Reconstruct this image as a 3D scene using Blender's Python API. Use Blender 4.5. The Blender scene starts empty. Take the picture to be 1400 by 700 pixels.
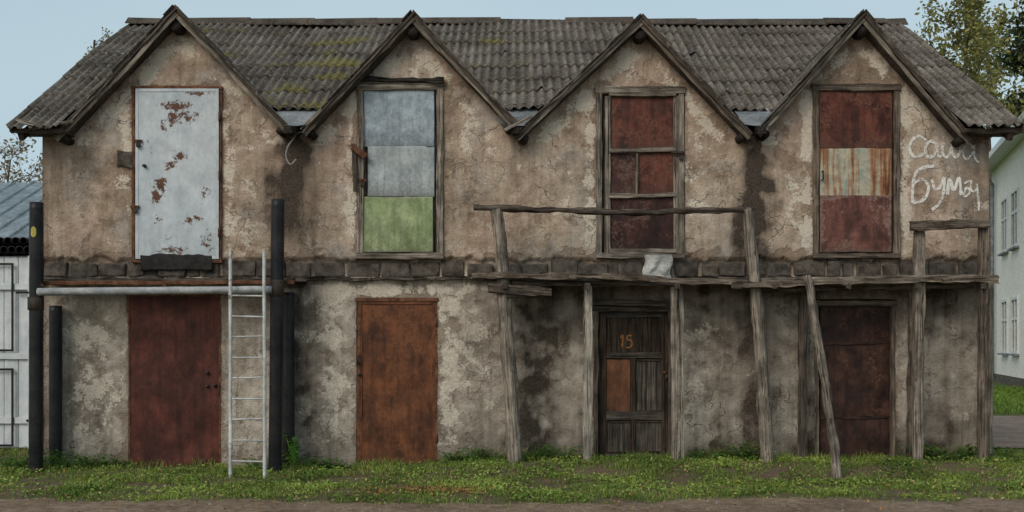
import bpy, math, random
import numpy as np
from mathutils import Vector, Matrix, noise
random.seed(7); rng=np.random.default_rng(7)
scene=bpy.context.scene
COL=scene.collection
D=14.0; EYE=1.7; HZ=470.0
def P(px,py,y=0.0):
    s=(D+y)/1400.0
    return Vector(((px-700)*s, y, EYE+(HZ-py)*s))
def fbm(x,y,z,o=4):
    return noise.fractal(Vector((x,y,z)),1.0,2.0,o)
def sm(a,b,v):
    t=max(0,min(1,(v-a)/(b-a))); return t*t*(3-2*t)
def gauss(v,c,s): return math.exp(-((v-c)/s)**2)

# ------------------------------------------------------------ materials
class NT:
    def __init__(s,name,rough=0.9,metal=0.0,spec=0.2):
        s.m=bpy.data.materials.new(name); s.m.use_nodes=True
        s.t=s.m.node_tree; s.b=s.t.nodes['Principled BSDF']
        s.b.inputs['Roughness'].default_value=rough
        s.b.inputs['Metallic'].default_value=metal
        s.b.inputs['Specular IOR Level'].default_value=spec
        tc=s.t.nodes.new('ShaderNodeTexCoord'); s.obj=tc.outputs['Object']
    def put(s,sock,v):
        if isinstance(v,bpy.types.NodeSocket): s.t.links.new(v,sock)
        elif isinstance(v,(tuple,list)):
            if len(sock.default_value)==4 and len(v)==3: v=(*v,1)
            sock.default_value=v
        else: sock.default_value=v
    def map(s,scale,vec=None,loc=(0,0,0)):
        n=s.t.nodes.new('ShaderNodeMapping'); s.put(n.inputs['Vector'],vec or s.obj)
        n.inputs['Scale'].default_value=scale; n.inputs['Location'].default_value=loc
        return n.outputs[0]
    def rnd(s,vec=None,k=17.0):
        oi=s.t.nodes.new('ShaderNodeObjectInfo')
        a=s.t.nodes.new('ShaderNodeVectorMath'); a.operation='MULTIPLY_ADD'
        s.put(a.inputs[0],oi.outputs['Random']); a.inputs[1].default_value=(k,k*1.3,k*.7)
        s.put(a.inputs[2],vec or s.obj); return a.outputs[0]
    def noise(s,scale,detail=6,rough=.6,vec=None,dist=0):
        n=s.t.nodes.new('ShaderNodeTexNoise'); s.put(n.inputs['Vector'],vec or s.obj)
        n.inputs['Scale'].default_value=scale; n.inputs['Detail'].default_value=min(detail,6)
        n.inputs['Roughness'].default_value=rough; n.inputs['Distortion'].default_value=dist
        return n.outputs['Fac']
    def vor(s,scale,vec=None,feature='F1'):
        n=s.t.nodes.new('ShaderNodeTexVoronoi'); n.feature=feature
        s.put(n.inputs['Vector'],vec or s.obj); n.inputs['Scale'].default_value=scale
        return n.outputs['Distance']
    def ramp(s,f,stops):
        n=s.t.nodes.new('ShaderNodeValToRGB'); s.put(n.inputs[0],f)
        e=n.color_ramp.elements
        while len(e)<len(stops): e.new(.5)
        for i,(p,c) in enumerate(stops):
            e[i].position=p
            if not isinstance(c,(tuple,list)): c=(c,c,c)
            e[i].color=(*c,1)
        return n.outputs[0]
    def mix(s,f,a,b,mode='MIX'):
        n=s.t.nodes.new('ShaderNodeMix'); n.data_type='RGBA'; n.blend_type=mode
        s.put(n.inputs[0],f); s.put(n.inputs[6],a); s.put(n.inputs[7],b); return n.outputs[2]
    def mth(s,op,a,b=0.0,c=0.0,clamp=False):
        n=s.t.nodes.new('ShaderNodeMath'); n.operation=op; n.use_clamp=clamp
        s.put(n.inputs[0],a); s.put(n.inputs[1],b); s.put(n.inputs[2],c); return n.outputs[0]
    def rng(s,v,a,b,c=0,d=1):
        n=s.t.nodes.new('ShaderNodeMapRange'); s.put(n.inputs[0],v)
        for i,k in enumerate((a,b,c,d)): n.inputs[i+1].default_value=k
        return n.outputs[0]
    def attr(s,name='m'):
        n=s.t.nodes.new('ShaderNodeAttribute'); n.attribute_name=name
        sp=s.t.nodes.new('ShaderNodeSeparateColor'); s.put(sp.inputs[0],n.outputs['Color'])
        return sp.outputs[0],sp.outputs[1],sp.outputs[2],n.outputs['Color']
    def xyz(s,vec=None):
        n=s.t.nodes.new('ShaderNodeSeparateXYZ'); s.put(n.inputs[0],vec or s.obj); return n.outputs
    def color(s,c): s.put(s.b.inputs['Base Color'],c)
    def bump(s,h,strength=.5,dist=.01):
        n=s.t.nodes.new('ShaderNodeBump'); s.put(n.inputs['Height'],h)
        n.inputs['Strength'].default_value=strength; n.inputs['Distance'].default_value=dist
        s.put(s.b.inputs['Normal'],n.outputs[0])

def mat_plaster():
    w=NT('plaster'); R,G,B,_=w.attr('m'); A,S2,_,_=w.attr('n')
    n1=w.noise(.8,5,.6); n2=w.noise(4.5,6,.72); n3=w.noise(34,4,.75)
    n5=w.noise(2.3,6,.74,w.map((1,1,1),loc=(3,13,7)))
    big=w.noise(.75,6,.7,w.map((1,1,1),loc=(21,3,2)),dist=.6)
    f=w.mth('ADD',w.mth('MULTIPLY',n1,.45),w.mth('MULTIPLY',n2,.55))
    base=w.ramp(f,[(.37,(.21,.147,.102)),(.46,(.37,.275,.197)),(.53,(.49,.38,.285)),(.62,(.63,.51,.395))])
    # large irregular grey / pinkish areas
    base=w.mix(w.rng(big,.52,.58,0,.55),base,w.ramp(f,[(.4,(.20,.18,.16)),(.6,(.46,.42,.38))]))
    base=w.mix(w.rng(big,.44,.49,.5,0),base,w.ramp(f,[(.4,(.30,.20,.15)),(.6,(.58,.42,.33))]))
    low=w.ramp(f,[(.37,(.16,.13,.102)),(.46,(.33,.277,.222)),(.53,(.46,.397,.325)),(.63,(.63,.56,.47))])
    c=w.mix(B,base,low)
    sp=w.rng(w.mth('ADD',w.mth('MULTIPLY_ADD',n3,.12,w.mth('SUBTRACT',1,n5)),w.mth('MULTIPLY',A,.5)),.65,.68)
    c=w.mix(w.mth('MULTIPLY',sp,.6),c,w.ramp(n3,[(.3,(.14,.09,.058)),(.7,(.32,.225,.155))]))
    st=w.noise(1,5,.65,w.map((9,9,.7)))
    c=w.mix(w.rng(st,.5,.66,0,.35),c,(.17,.13,.095))
    pl=w.rng(w.mth('ADD',G,w.mth('ADD',w.mth('MULTIPLY_ADD',n5,3.0,-1.5),w.mth('MULTIPLY_ADD',n3,.7,-.35))),.35,.44)
    c=w.mix(w.mth('MULTIPLY',pl,.78),c,w.ramp(n3,[(.3,(.54,.46,.36)),(.7,(.82,.73,.61))]))
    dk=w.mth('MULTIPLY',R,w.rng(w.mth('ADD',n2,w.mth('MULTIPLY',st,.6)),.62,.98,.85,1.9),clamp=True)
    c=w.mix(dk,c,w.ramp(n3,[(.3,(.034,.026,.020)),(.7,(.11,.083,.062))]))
    dv=w.t.nodes.new('ShaderNodeVectorMath'); dv.operation='ADD'
    nn=w.t.nodes.new('ShaderNodeTexNoise'); nn.inputs['Scale'].default_value=2.5; nn.inputs['Detail'].default_value=4
    w.put(nn.inputs['Vector'],w.obj); w.put(dv.inputs[0],w.obj); w.put(dv.inputs[1],nn.outputs['Color'])
    cr=w.vor(1.3,dv.outputs[0],'DISTANCE_TO_EDGE')
    crm=w.mth('MULTIPLY',w.rng(cr,.0,.010,1,0),w.rng(n1,.48,.55))
    c=w.mix(w.mth('MULTIPLY',crm,.65),c,(.07,.055,.04))
    c=w.mix(1.0,c,w.ramp(w.noise(140,2,.8),[(.3,.66),(.7,1.28)]),'MULTIPLY')
    pits=w.rng(w.vor(55),.0,.17,1,0)
    c=w.mix(w.mth('MULTIPLY',pits,.4),c,(.08,.06,.045))
    c=w.mix(w.mth('MULTIPLY',S2,.3),c,(.08,.095,.035))
    w.color(c)
    h=w.mth('MULTIPLY_ADD',n2,1.6,w.mth('MULTIPLY',n3,.8))
    h=w.mth('SUBTRACT',h,w.mth('MULTIPLY',sp,.5)); h=w.mth('SUBTRACT',h,w.mth('MULTIPLY',crm,.6))
    w.bump(h,.85,.024); return w.m
def mat_wood(name,dark,light,green=0.0):
    w=NT(name,.85); v=w.rnd()
    g=w.noise(1,6,.7,w.map((45,45,1.6),v),dist=.3); b=w.noise(3,5,.6,v)
    c=w.ramp(g,[(.33,tuple(k*.35 for k in dark)),(.45,dark),(.6,light),(.75,tuple(min(1,k*1.25) for k in light))])
    c=w.mix(1,c,w.ramp(b,[(.35,.5),(.65,1.25)]),'MULTIPLY')
    ck=w.rng(w.noise(1,4,.6,w.map((60,60,.9),v)),.60,.64)
    c=w.mix(w.mth('MULTIPLY',ck,.85),c,(.015,.012,.01))
    w.color(c); w.bump(w.mth('SUBTRACT',g,ck),.8,.01); return w.m
def mat_metal(name,c1,c2,rust=.55,rustlo=(.05,.022,.012),rusthi=(.20,.075,.03),rough=.6,streak=.3,dirt=.4,metal=0.0,mott=.3,wn=.65,fs=25):
    w=NT(name,rough,metal,.25); R,G,B,_=w.attr(); v=w.rnd()
    n=w.noise(2.2,6,.72,v); f=w.noise(fs,6,.78,v); s=w.noise(1,5,.6,w.map((14,14,.8),v)); m3=w.noise(5,6,.78,w.map((1,1,.7),v,(4,4,4)))
    c=w.mix(w.rng(n,.40,.60),c1,c2)
    c=w.mix(1,c,w.ramp(m3,[(.38,1-mott),(.62,1+mott)]),'MULTIPLY')
    c=w.mix(w.mth('MULTIPLY',w.rng(s,.48,.66),streak),c,tuple(k*.35 for k in c1))
    m=w.rng(w.mth('ADD',w.mth('ADD',w.mth('MULTIPLY',n,wn),w.mth('MULTIPLY',f,1-wn)),w.mth('MULTIPLY',R,.5)),rust,rust+.035)
    c=w.mix(m,c,w.ramp(f,[(.35,rustlo),(.65,rusthi)]))
    c=w.mix(w.mth('MULTIPLY',w.rng(w.mth('ADD',f,w.mth('MULTIPLY',G,.6)),.5,.8),dirt),c,(.05,.035,.025))
    w.color(c); w.bump(w.mth('ADD',f,w.mth('MULTIPLY',m,-.6)),.35,.006); return w.m
def mat_slate():
    w=NT('corrugated_slate',.92)
    n=w.noise(1.1,6,.65); f=w.noise(13,6,.78); g=w.noise(70,3,.7); st=w.noise(1,5,.6,w.map((7,.8,.8)))
    c=w.ramp(w.mth('ADD',w.mth('MULTIPLY',n,.5),w.mth('MULTIPLY',f,.5)),[(.38,(.060,.047,.038)),(.5,(.155,.13,.108)),(.62,(.29,.255,.22))])
    c=w.mix(w.rng(st,.47,.66,0,.65),c,(.048,.037,.029))
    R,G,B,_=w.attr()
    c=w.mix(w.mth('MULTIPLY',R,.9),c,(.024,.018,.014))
    mm=w.rng(w.mth('ADD',w.mth('MULTIPLY',f,.9),w.mth('MULTIPLY',G,.36)),.62,.70)
    c=w.mix(w.mth('MULTIPLY',mm,.8),c,w.ramp(g,[(.3,(.075,.067,.016)),(.7,(.24,.205,.045))]))
    lich=w.rng(w.noise(24,5,.75,w.map((1,1,1),loc=(4,4,4))),.57,.63,0,.6)
    c=w.mix(lich,c,(.40,.37,.31))
    dkb=w.rng(w.noise(9,5,.75,w.map((1,1,1),loc=(8,1,4))),.56,.62,0,.6)
    c=w.mix(dkb,c,(.04,.03,.024))
    w.color(c); w.bump(w.mth('ADD',f,g),.7,.014); return w.m
def mat_attrcol(name,rough=.75,trans=.25):
    w=NT(name,rough,0,.15); _,_,_,c=w.attr('c')
    w.color(c)
    if trans:
        t=w.t.nodes.new('ShaderNodeBsdfTranslucent'); w.put(t.inputs[0],c)
        mx=w.t.nodes.new('ShaderNodeMixShader'); mx.inputs[0].default_value=trans
        w.t.links.new(w.b.outputs[0],mx.inputs[1]); w.t.links.new(t.outputs[0],mx.inputs[2])
        w.t.links.new(mx.outputs[0],w.t.nodes['Material Output'].inputs[0])
    return w.m
def mat_simple(name,a,b,scale=6,rough=.85,bump=.4,bd=.01):
    w=NT(name,rough); n=w.noise(scale,6,.7); f=w.noise(scale*12,4,.7)
    c=w.mix(w.rng(n,.38,.62),a,b)
    c=w.mix(1,c,w.ramp(f,[(.3,.65),(.7,1.3)]),'MULTIPLY')
    w.color(c); w.bump(w.mth('ADD',n,f),bump,bd); return w.m

M_pl=mat_plaster()
M_wood=mat_wood('weathered_wood',(.155,.128,.10),(.32,.272,.22))
M_woodp=mat_wood('pale_wood',(.25,.22,.18),(.46,.41,.34))
M_woodd=mat_wood('dark_wood',(.060,.047,.036),(.135,.106,.083))
M_woodb=mat_wood('brown_wood',(.105,.08,.06),(.22,.175,.135))
M_black=mat_wood('charred_wood',(.018,.014,.012),(.05,.04,.033))
M_doorw=mat_wood('worn_door_wood',(.028,.020,.014),(.085,.058,.038))
M_doorg=mat_wood('worn_grey_door_wood',(.05,.042,.034),(.125,.105,.086))
M_slate=mat_slate()
M_iron=mat_simple('dark_iron',(.025,.02,.018),(.07,.05,.04),8,.6)
M_tar=mat_simple('tar_patch',(.012,.011,.011),(.035,.03,.027),12,.7,.6)
M_rust=mat_simple('rusty_iron',(.07,.03,.016),(.19,.085,.045),9,.8)
M_zinc=mat_simple('zinc_flashing',(.13,.14,.15),(.25,.265,.28),3,.6)
M_block=mat_simple('cinder_block',(.070,.057,.047),(.22,.182,.15),7,.95,1.0,.04)
M_black_paint=mat_simple('black_paint',(.010,.010,.012),(.028,.026,.026),4,.38,.25)
M_chalk=NT('chalk_paint',.95)
a_=M_chalk.noise(30,6,.75); b_=M_chalk.noise(4,3,.6); M_chalk.color((.80,.77,.72)); M_chalk.put(M_chalk.b.inputs['Alpha'],M_chalk.rng(M_chalk.mth('ADD',a_,M_chalk.mth('MULTIPLY',b_,.6)),.64,.84,.12,.92)); M_chalk=M_chalk.m
M_orange=mat_simple('orange_paint',(.32,.14,.05),(.24,.10,.035),30)
M_yellow=mat_simple('yellow_paint',(.5,.42,.10),(.38,.32,.08),20)

# ------------------------------------------------------------ object helpers
def empty(name,loc,label,cat,group=None):
    o=bpy.data.objects.new(name,None); o.location=loc; o.empty_display_size=.2
    o["label"]=label; o["category"]=cat
    if group: o["group"]=group
    COL.objects.link(o); return o
def wm(o):
    m=o.matrix_basis.copy(); p=o.parent
    while p: m=wm(p)@o.matrix_parent_inverse@m; return m
    return m
def mk(name,V,F,mat,parent=None,smooth=False,M=None,bevel=0,label=None):
    me=bpy.data.meshes.new(name); me.from_pydata([tuple(v) for v in V],[],F); me.update()
    if smooth:
        me.polygons.foreach_set('use_smooth',[True]*len(me.polygons))
    me.materials.append(mat); o=bpy.data.objects.new(name,me); COL.objects.link(o)
    if M is not None: o.matrix_basis=M
    if parent is not None:
        o.parent=parent; o.matrix_parent_inverse=wm(parent).inverted()
    if bevel:
        b=o.modifiers.new('b','BEVEL'); b.width=bevel; b.segments=2; b.limit_method='ANGLE'
    if label: o["label"]=label
    return o
def setattr_col(o,name,arr):
    a=o.data.color_attributes.new(name,'FLOAT_COLOR','POINT'); a.data.foreach_set('color',np.asarray(arr,dtype=np.float32).ravel())
def bar(name,p0,p1,w,h,mat,parent=None,round_=False,taper=1.0,jit=.004,bend=0.0,bendz=0.0,smooth=None,label=None,n=12,hollow=False):
    p0=Vector(p0);p1=Vector(p1);d=p1-p0;L=d.length;z=d.normalized()
    ref=Vector((1,0,0)) if abs(z.z)>.7 else Vector((0,0,1))
    x=(ref-z*ref.dot(z)).normalized(); y=z.cross(x)
    M=Matrix((( x.x,y.x,z.x,p0.x),(x.y,y.y,z.y,p0.y),(x.z,y.z,z.z,p0.z),(0,0,0,1)))
    segs=max(2,min(40,int(L/.08))) ; sd=random.random()*100
    if round_: sec=[(math.cos(2*math.pi*i/n)*w/2,math.sin(2*math.pi*i/n)*h/2) for i in range(n)]
    else:
        c=min(w,h)*.13; a,b=w/2,h/2
        sec=[(a-c,-b),(a,-b+c),(a,b-c),(a-c,b),(-a+c,b),(-a,b-c),(-a,-b+c),(-a+c,-b)]
    V=[];F=[];k=len(sec)
    for i in range(segs+1):
        t=i/segs; sc=1+(taper-1)*t
        bx=bend*math.sin(math.pi*t)+fbm(sd,t*L*1.5,0,2)*jit*1.5; by=bendz*math.sin(math.pi*t)
        for j,(sx,sy) in enumerate(sec):
            r=1+fbm(sd+j*.7,t*L*3,5,3)*jit/max(w,h)*6
            e=0
            if i in(0,segs): e=fbm(sd+j,i,3,2)*jit*2
            V.append((sx*sc*r+bx,sy*sc*r+by,t*L+e))
    for i in range(segs):
        for j in range(k):
            F.append((i*k+j,i*k+(j+1)%k,(i+1)*k+(j+1)%k,(i+1)*k+j))
    if hollow:
        for q,base,up in ((0,0,1),(1,segs*k,-1)):
            o=len(V)
            for j,(sx,sy) in enumerate(sec): V.append((sx*.82,sy*.82,V[base+j][2]))
            for j in range(k):
                f=(base+j,base+(j+1)%k,o+(j+1)%k,o+j); F.append(f if q else f[::-1])
            o2=len(V)
            for j,(sx,sy) in enumerate(sec): V.append((sx*.82,sy*.82,V[base+j][2]+up*min(.5,L*.45)))
            for j in range(k): F.append((o+j,o+(j+1)%k,o2+(j+1)%k,o2+j))
            F.append(tuple(range(o2,o2+k)))
    else:
        F.append(tuple(range(k))[::-1]); F.append(tuple(range(segs*k,segs*k+k)))
    return mk(name,V,F,mat,parent,smooth=round_ if smooth is None else smooth,M=M,label=label)
def boxes(name,L,mat,parent=None,bevel=.004,label=None,jit=.0015):
    V=[];F=[]
    for (x0,x1,y0,y1,z0,z1) in L:
        o=len(V)
        for q in ((x0,y0,z0),(x1,y0,z0),(x1,y1,z0),(x0,y1,z0),(x0,y0,z1),(x1,y0,z1),(x1,y1,z1),(x0,y1,z1)):
            V.append(tuple(k+random.uniform(-jit,jit) for k in q))
        for f in ((3,2,1,0),(4,5,6,7),(0,1,5,4),(1,2,6,5),(2,3,7,6),(3,0,4,7)): F.append(tuple(o+i for i in f))
    return mk(name,V,F,mat,parent,bevel=bevel,label=label)
def pbox(a,b,c,d,y0,y1):
    p=P(a,d,y0);q=P(b,c,y0); return (p.x,q.x,y0,y1,p.z,q.z)
def panel(name,a,b,c,d,y,th,mat,parent,blobs=(),edge=0.0,dent=.004,res=.014,label=None,wob=0.0):
    p=P(a,d,y);q=P(b,c,y); nx=max(2,int((q.x-p.x)/res)); nz=max(2,int((q.z-p.z)/res))
    V=[];F=[];C=[];sd=random.random()*50
    for j in range(nz+1):
        for i in range(nx+1):
            x=p.x+(q.x-p.x)*i/nx; z=p.z+(q.z-p.z)*j/nz
            px=700+(x)*1400/(D+y); py=HZ-(z-EYE)*1400/(D+y); m=0
            for (bx,bz,rx,rz,st) in blobs:
                r=((px-bx)/rx)**2+((py-bz)/rz)**2
                m=max(m,st*math.exp(-r))
            de=min(x-p.x,q.x-x,z-p.z,q.z-z)
            m=max(m,edge*math.exp(-de/.03))
            xx=x; zz=z
            if wob:
                if j in(0,nz): zz+=fbm(x*3+sd,j,0,3)*wob
                if i in(0,nx): xx+=fbm(z*3+sd,i,4,3)*wob*.6
            V.append((xx,y+fbm(x*1.5+sd,z*1.5,0,3)*dent,zz)); C.append((m,math.exp(-(z-p.z)/.12)*.5,0,1))
    w=nx+1
    for j in range(nz):
        for i in range(nx): F.append((j*w+i,j*w+i+1,(j+1)*w+i+1,(j+1)*w+i))
    ring=[i for i in range(w)]+[j*w+nx for j in range(1,nz+1)]+[nz*w+i for i in range(nx-1,-1,-1)]+[j*w for j in range(nz-1,0,-1)]
    o=len(V)
    for r in ring: V.append((V[r][0],y+th,V[r][2])); C.append(C[r])
    n=len(ring)
    for k in range(n): F.append((ring[(k+1)%n],ring[k],o+k,o+(k+1)%n))
    ob=mk(name,V,F,mat,parent,label=label); setattr_col(ob,'m',C)
    ob.data.polygons.foreach_set('use_smooth',[True]*(nx*nz)+[False]*n)
    return ob
def ribbon(V,F,pts,w,yf):
    W=[P(a,b,0) for a,b in pts]
    Q=[]
    for i in range(len(W)-1):
        p0=W[max(i-1,0)];p1=W[i];p2=W[i+1];p3=W[min(i+2,len(W)-1)]
        for t in np.linspace(0,1,7)[:-1]:
            Q.append(.5*((2*p1)+(p2-p0)*t+(2*p0-5*p1+4*p2-p3)*t*t+(3*p1-p0-3*p2+p3)*t**3))
    Q.append(W[-1]); o=len(V)
    for i,q in enumerate(Q):
        d=(Q[min(i+1,len(Q)-1)]-Q[max(i-1,0)]).normalized(); nrm=Vector((-d.z,0,d.x))
        ww=w*(.75+.5*random.random())
        for s in(-.5,.5):
            r=q+nrm*s*ww; V.append((r.x,yf(r.x,r.z),r.z))
    for i in range(len(Q)-1): F.append((o+2*i,o+2*i+1,o+2*i+3,o+2*i+2))

# ------------------------------------------------------------ building
B=empty('storage_building',(0,0,0),'old plastered two-storey storage building with four gables and corrugated roof','building')
XL,XR=-6.42,6.52
def q(px): return (px-700)/100.0
def qz(py): return EYE+(HZ-py)/100.0
OPEN=[(181,302,118,357),(488,605,110,353),(815,936,118,352),(1112,1230,115,352),
      (175,302,402,660),(487,598,407,660),(812,920,412,660),(1115,1224,409,660)]
OW=[(q(a),q(b),qz(d),qz(c)) for a,b,c,d in OPEN]
G=[(-4.53,6.23,1.067,1.065,1.60,1.50),(-1.34,6.16,1.07,1.07,1.46,1.38),(1.735,6.11,.95,1.07,1.66,1.46),(4.725,6.17,1.13,1.17,1.40,1.42)]
def gz(x):
    r=-9
    for (c,z,kl,kr,wl,wr) in G:
        u=x-c
        if -wl<=u<=wr: r=max(r,z-(kl*-u if u<0 else kr*u))
    return r
YF=-.26
def walltop(x): return max(4.56,gz(x)-.08)
def wy(x,z):
    y=fbm(x*1.1,z*1.1,1,3)*.016+fbm(x*7,z*7,4,3)*.006
    rag=2.86+.08*fbm(x*4,0,7,4)
    if 2.605<z<rag: y+=.06
    elif z<=2.605: y+=.012
    return y
def masks(x,z):
    px=700+x*100; py=HZ-(z-EYE)*100
    n=fbm(x*1.3,z*1.3,3,4); m=fbm(x*4,z*4,9,4)
    R=0.0
    for cx,w,top,bot,s in ((402,36,178,350,1.5),(1030,21,176,345,1.6),(704,14,172,260,.5),(78,24,185,300,.35),(1335,22,185,380,.35),(612,8,110,350,.3)):
        t=(py-top)/(bot-top)
        if t>0:
            ww=w*(.35+.85*min(t,1)**.6) ; fade=1-sm(.62,1.1,t)
            if cx==1030: fade=1-sm(.5,1.3,t)*.45
            R=max(R,s*fade*gauss(px+m*16,cx,ww)*(.8+.5*n))
    lower=1-sm(2.5,2.68,z)
    R=max(R,.3*gauss(z,2.80,.08)*(1+n))
    right=sm(620,760,px)
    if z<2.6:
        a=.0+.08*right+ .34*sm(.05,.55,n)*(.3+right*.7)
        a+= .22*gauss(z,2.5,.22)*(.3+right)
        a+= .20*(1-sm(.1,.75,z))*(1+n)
        for cx,w,s in ((422,24,.6),(738,34,.75),(985,26,.4),(1040,20,.5),(395,14,.5),(1300,30,.25),(655,16,.25),(1105,16,.3)):
            a+=s*gauss(px+m*18,cx,w)*(.65+m)
        R=max(R,a)
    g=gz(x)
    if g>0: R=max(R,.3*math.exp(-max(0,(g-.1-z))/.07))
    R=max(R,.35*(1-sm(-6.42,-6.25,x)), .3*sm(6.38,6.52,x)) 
    Gm=0.0
    if g>0 and z>4.4: Gm=max(Gm,.50*gauss(g-z,.36,.18)*(.8+n))
    Gm=max(Gm,.5*gauss(px,449,22)*(py>385)*(py<620),.5*gauss(px,613,17)*(py>385)*(py<610),.75*gauss(py,396,9)*(425<px<620))
    Gm=max(Gm,.6*gauss(px,1104,10)*(120<py<340),.45*gauss(px,480,9)*(110<py<330),.48*gauss(px,806,9)*(130<py<340),.5*gauss(px,1238,9)*(100<py<330),.45*gauss(px,312,10)*(110<py<350),.42*gauss(px,172,9)*(110<py<260))
    Gm=max(Gm,.22*gauss(px,640,60)*gauss(py,200,70),.25*gauss(px,960,25)*gauss(py,250,70),.42*gauss(px,125,40)*gauss(py,510,110),.38*gauss(px,645,35)*gauss(py,500,90),.3*gauss(px,960,30)*gauss(py,470,60),.25*gauss(px,340,30)*gauss(py,300,60),.25*gauss(px,1075,25)*gauss(py,260,50),.35*gauss(py,392,14)*(px<1100))
    A=.12*n+.25*gauss(py,350,10)*(1+m)
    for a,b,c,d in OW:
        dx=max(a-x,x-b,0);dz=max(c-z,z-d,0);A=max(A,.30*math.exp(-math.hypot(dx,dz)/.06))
    moss=(1-sm(.0,.45,z))*(.4+1.2*n)*(.4+right)
    R=max(0,min(1,R))
    return (R,max(0,Gm*(1-R)),lower,1),(max(0,A),max(0,min(1,moss)),0,1)
def build_front():
    nx=520;nz=256
    xs=np.linspace(XL,XR,nx+1).tolist();zs=np.linspace(-.2,6.2,nz+1).tolist()
    for a,b,c,d in OW:
        for v in(a,b): k=min(range(nx+1),key=lambda i:abs(xs[i]-v)); xs[k]=v
        for v in(c,d): k=min(range(nz+1),key=lambda i:abs(zs[i]-v)); zs[k]=v
    V=[];C=[];C2=[];F=[]
    tops=[walltop(x) for x in xs]
    for j,z in enumerate(zs):
        for i,x in enumerate(xs):
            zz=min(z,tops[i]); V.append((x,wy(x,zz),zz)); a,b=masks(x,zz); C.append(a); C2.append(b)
    w=nx+1
    for j in range(nz):
        for i in range(nx):
            if zs[j]>=tops[i] and zs[j]>=tops[i+1]: continue
            cx=(xs[i]+xs[i+1])/2;cz=(zs[j]+zs[j+1])/2
            if any(a<cx<b and c<cz<d for a,b,c,d in OW): continue
            F.append((j*w+i,j*w+i+1,(j+1)*w+i+1,(j+1)*w+i))
    nF=len(F)
    for a,b,c,d in OW:
        o=len(V)
        for (x,z) in((a,c),(b,c),(b,d),(a,d)):
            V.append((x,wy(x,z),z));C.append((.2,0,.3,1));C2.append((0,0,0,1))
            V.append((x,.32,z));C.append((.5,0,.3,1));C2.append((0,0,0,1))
        for k in range(4):
            k2=(k+1)%4; F.append((o+2*k,o+2*k2,o+2*k2+1,o+2*k+1))
    YB=8.2; zr=7.2
    o=len(V)
    for x in(XL,XR):
        for (y,z) in((.0,-.2),(.0,4.6),(4.0,zr),(YB,4.6),(YB,-.2)):
            V.append((x,y,z));C.append((.1,.2,.3,1));C2.append((0,0,0,1))
    F.append((o+4,o+3,o+2,o+1,o)); F.append((o+5,o+6,o+7,o+8,o+9)); F.append((o+4,o+9,o+8,o+3))
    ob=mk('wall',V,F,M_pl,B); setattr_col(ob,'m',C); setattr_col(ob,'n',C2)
    ob.data.polygons.foreach_set('use_smooth',[True]*nF+[False]*(len(F)-nF))
build_front()
boxes('interior_partition',[(XL+.05,XR-.05,.34,.36,-.1,4.5)],M_black,B,0)
L=[];x=XL+.01
while x<XR-.05:
    w=random.uniform(.34,.48) if random.random()<.7 else random.uniform(.14,.28)
    x1=min(x+w,XR); o=random.uniform(-.012,.035)
    L.append((x+.005,x1-random.uniform(.012,.04),o,o+.1,2.622+random.uniform(-.006,.006),2.83+random.uniform(-.045,.02))); x=x1
boxes('block_course',L,M_block,B,.018,'exposed row of rough cinder blocks',jit=.014)
x=XL
while x<XR:
    x1=min(XR,x+random.uniform(.7,2.2)); yy=random.uniform(-.05,-.01)
    bar('ledge',(x,yy,2.59+random.uniform(-.008,.008)),(x1,yy,2.588),random.uniform(.025,.045),.10,M_block,B,jit=.018); x=x1+random.uniform(0,.08)

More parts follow.
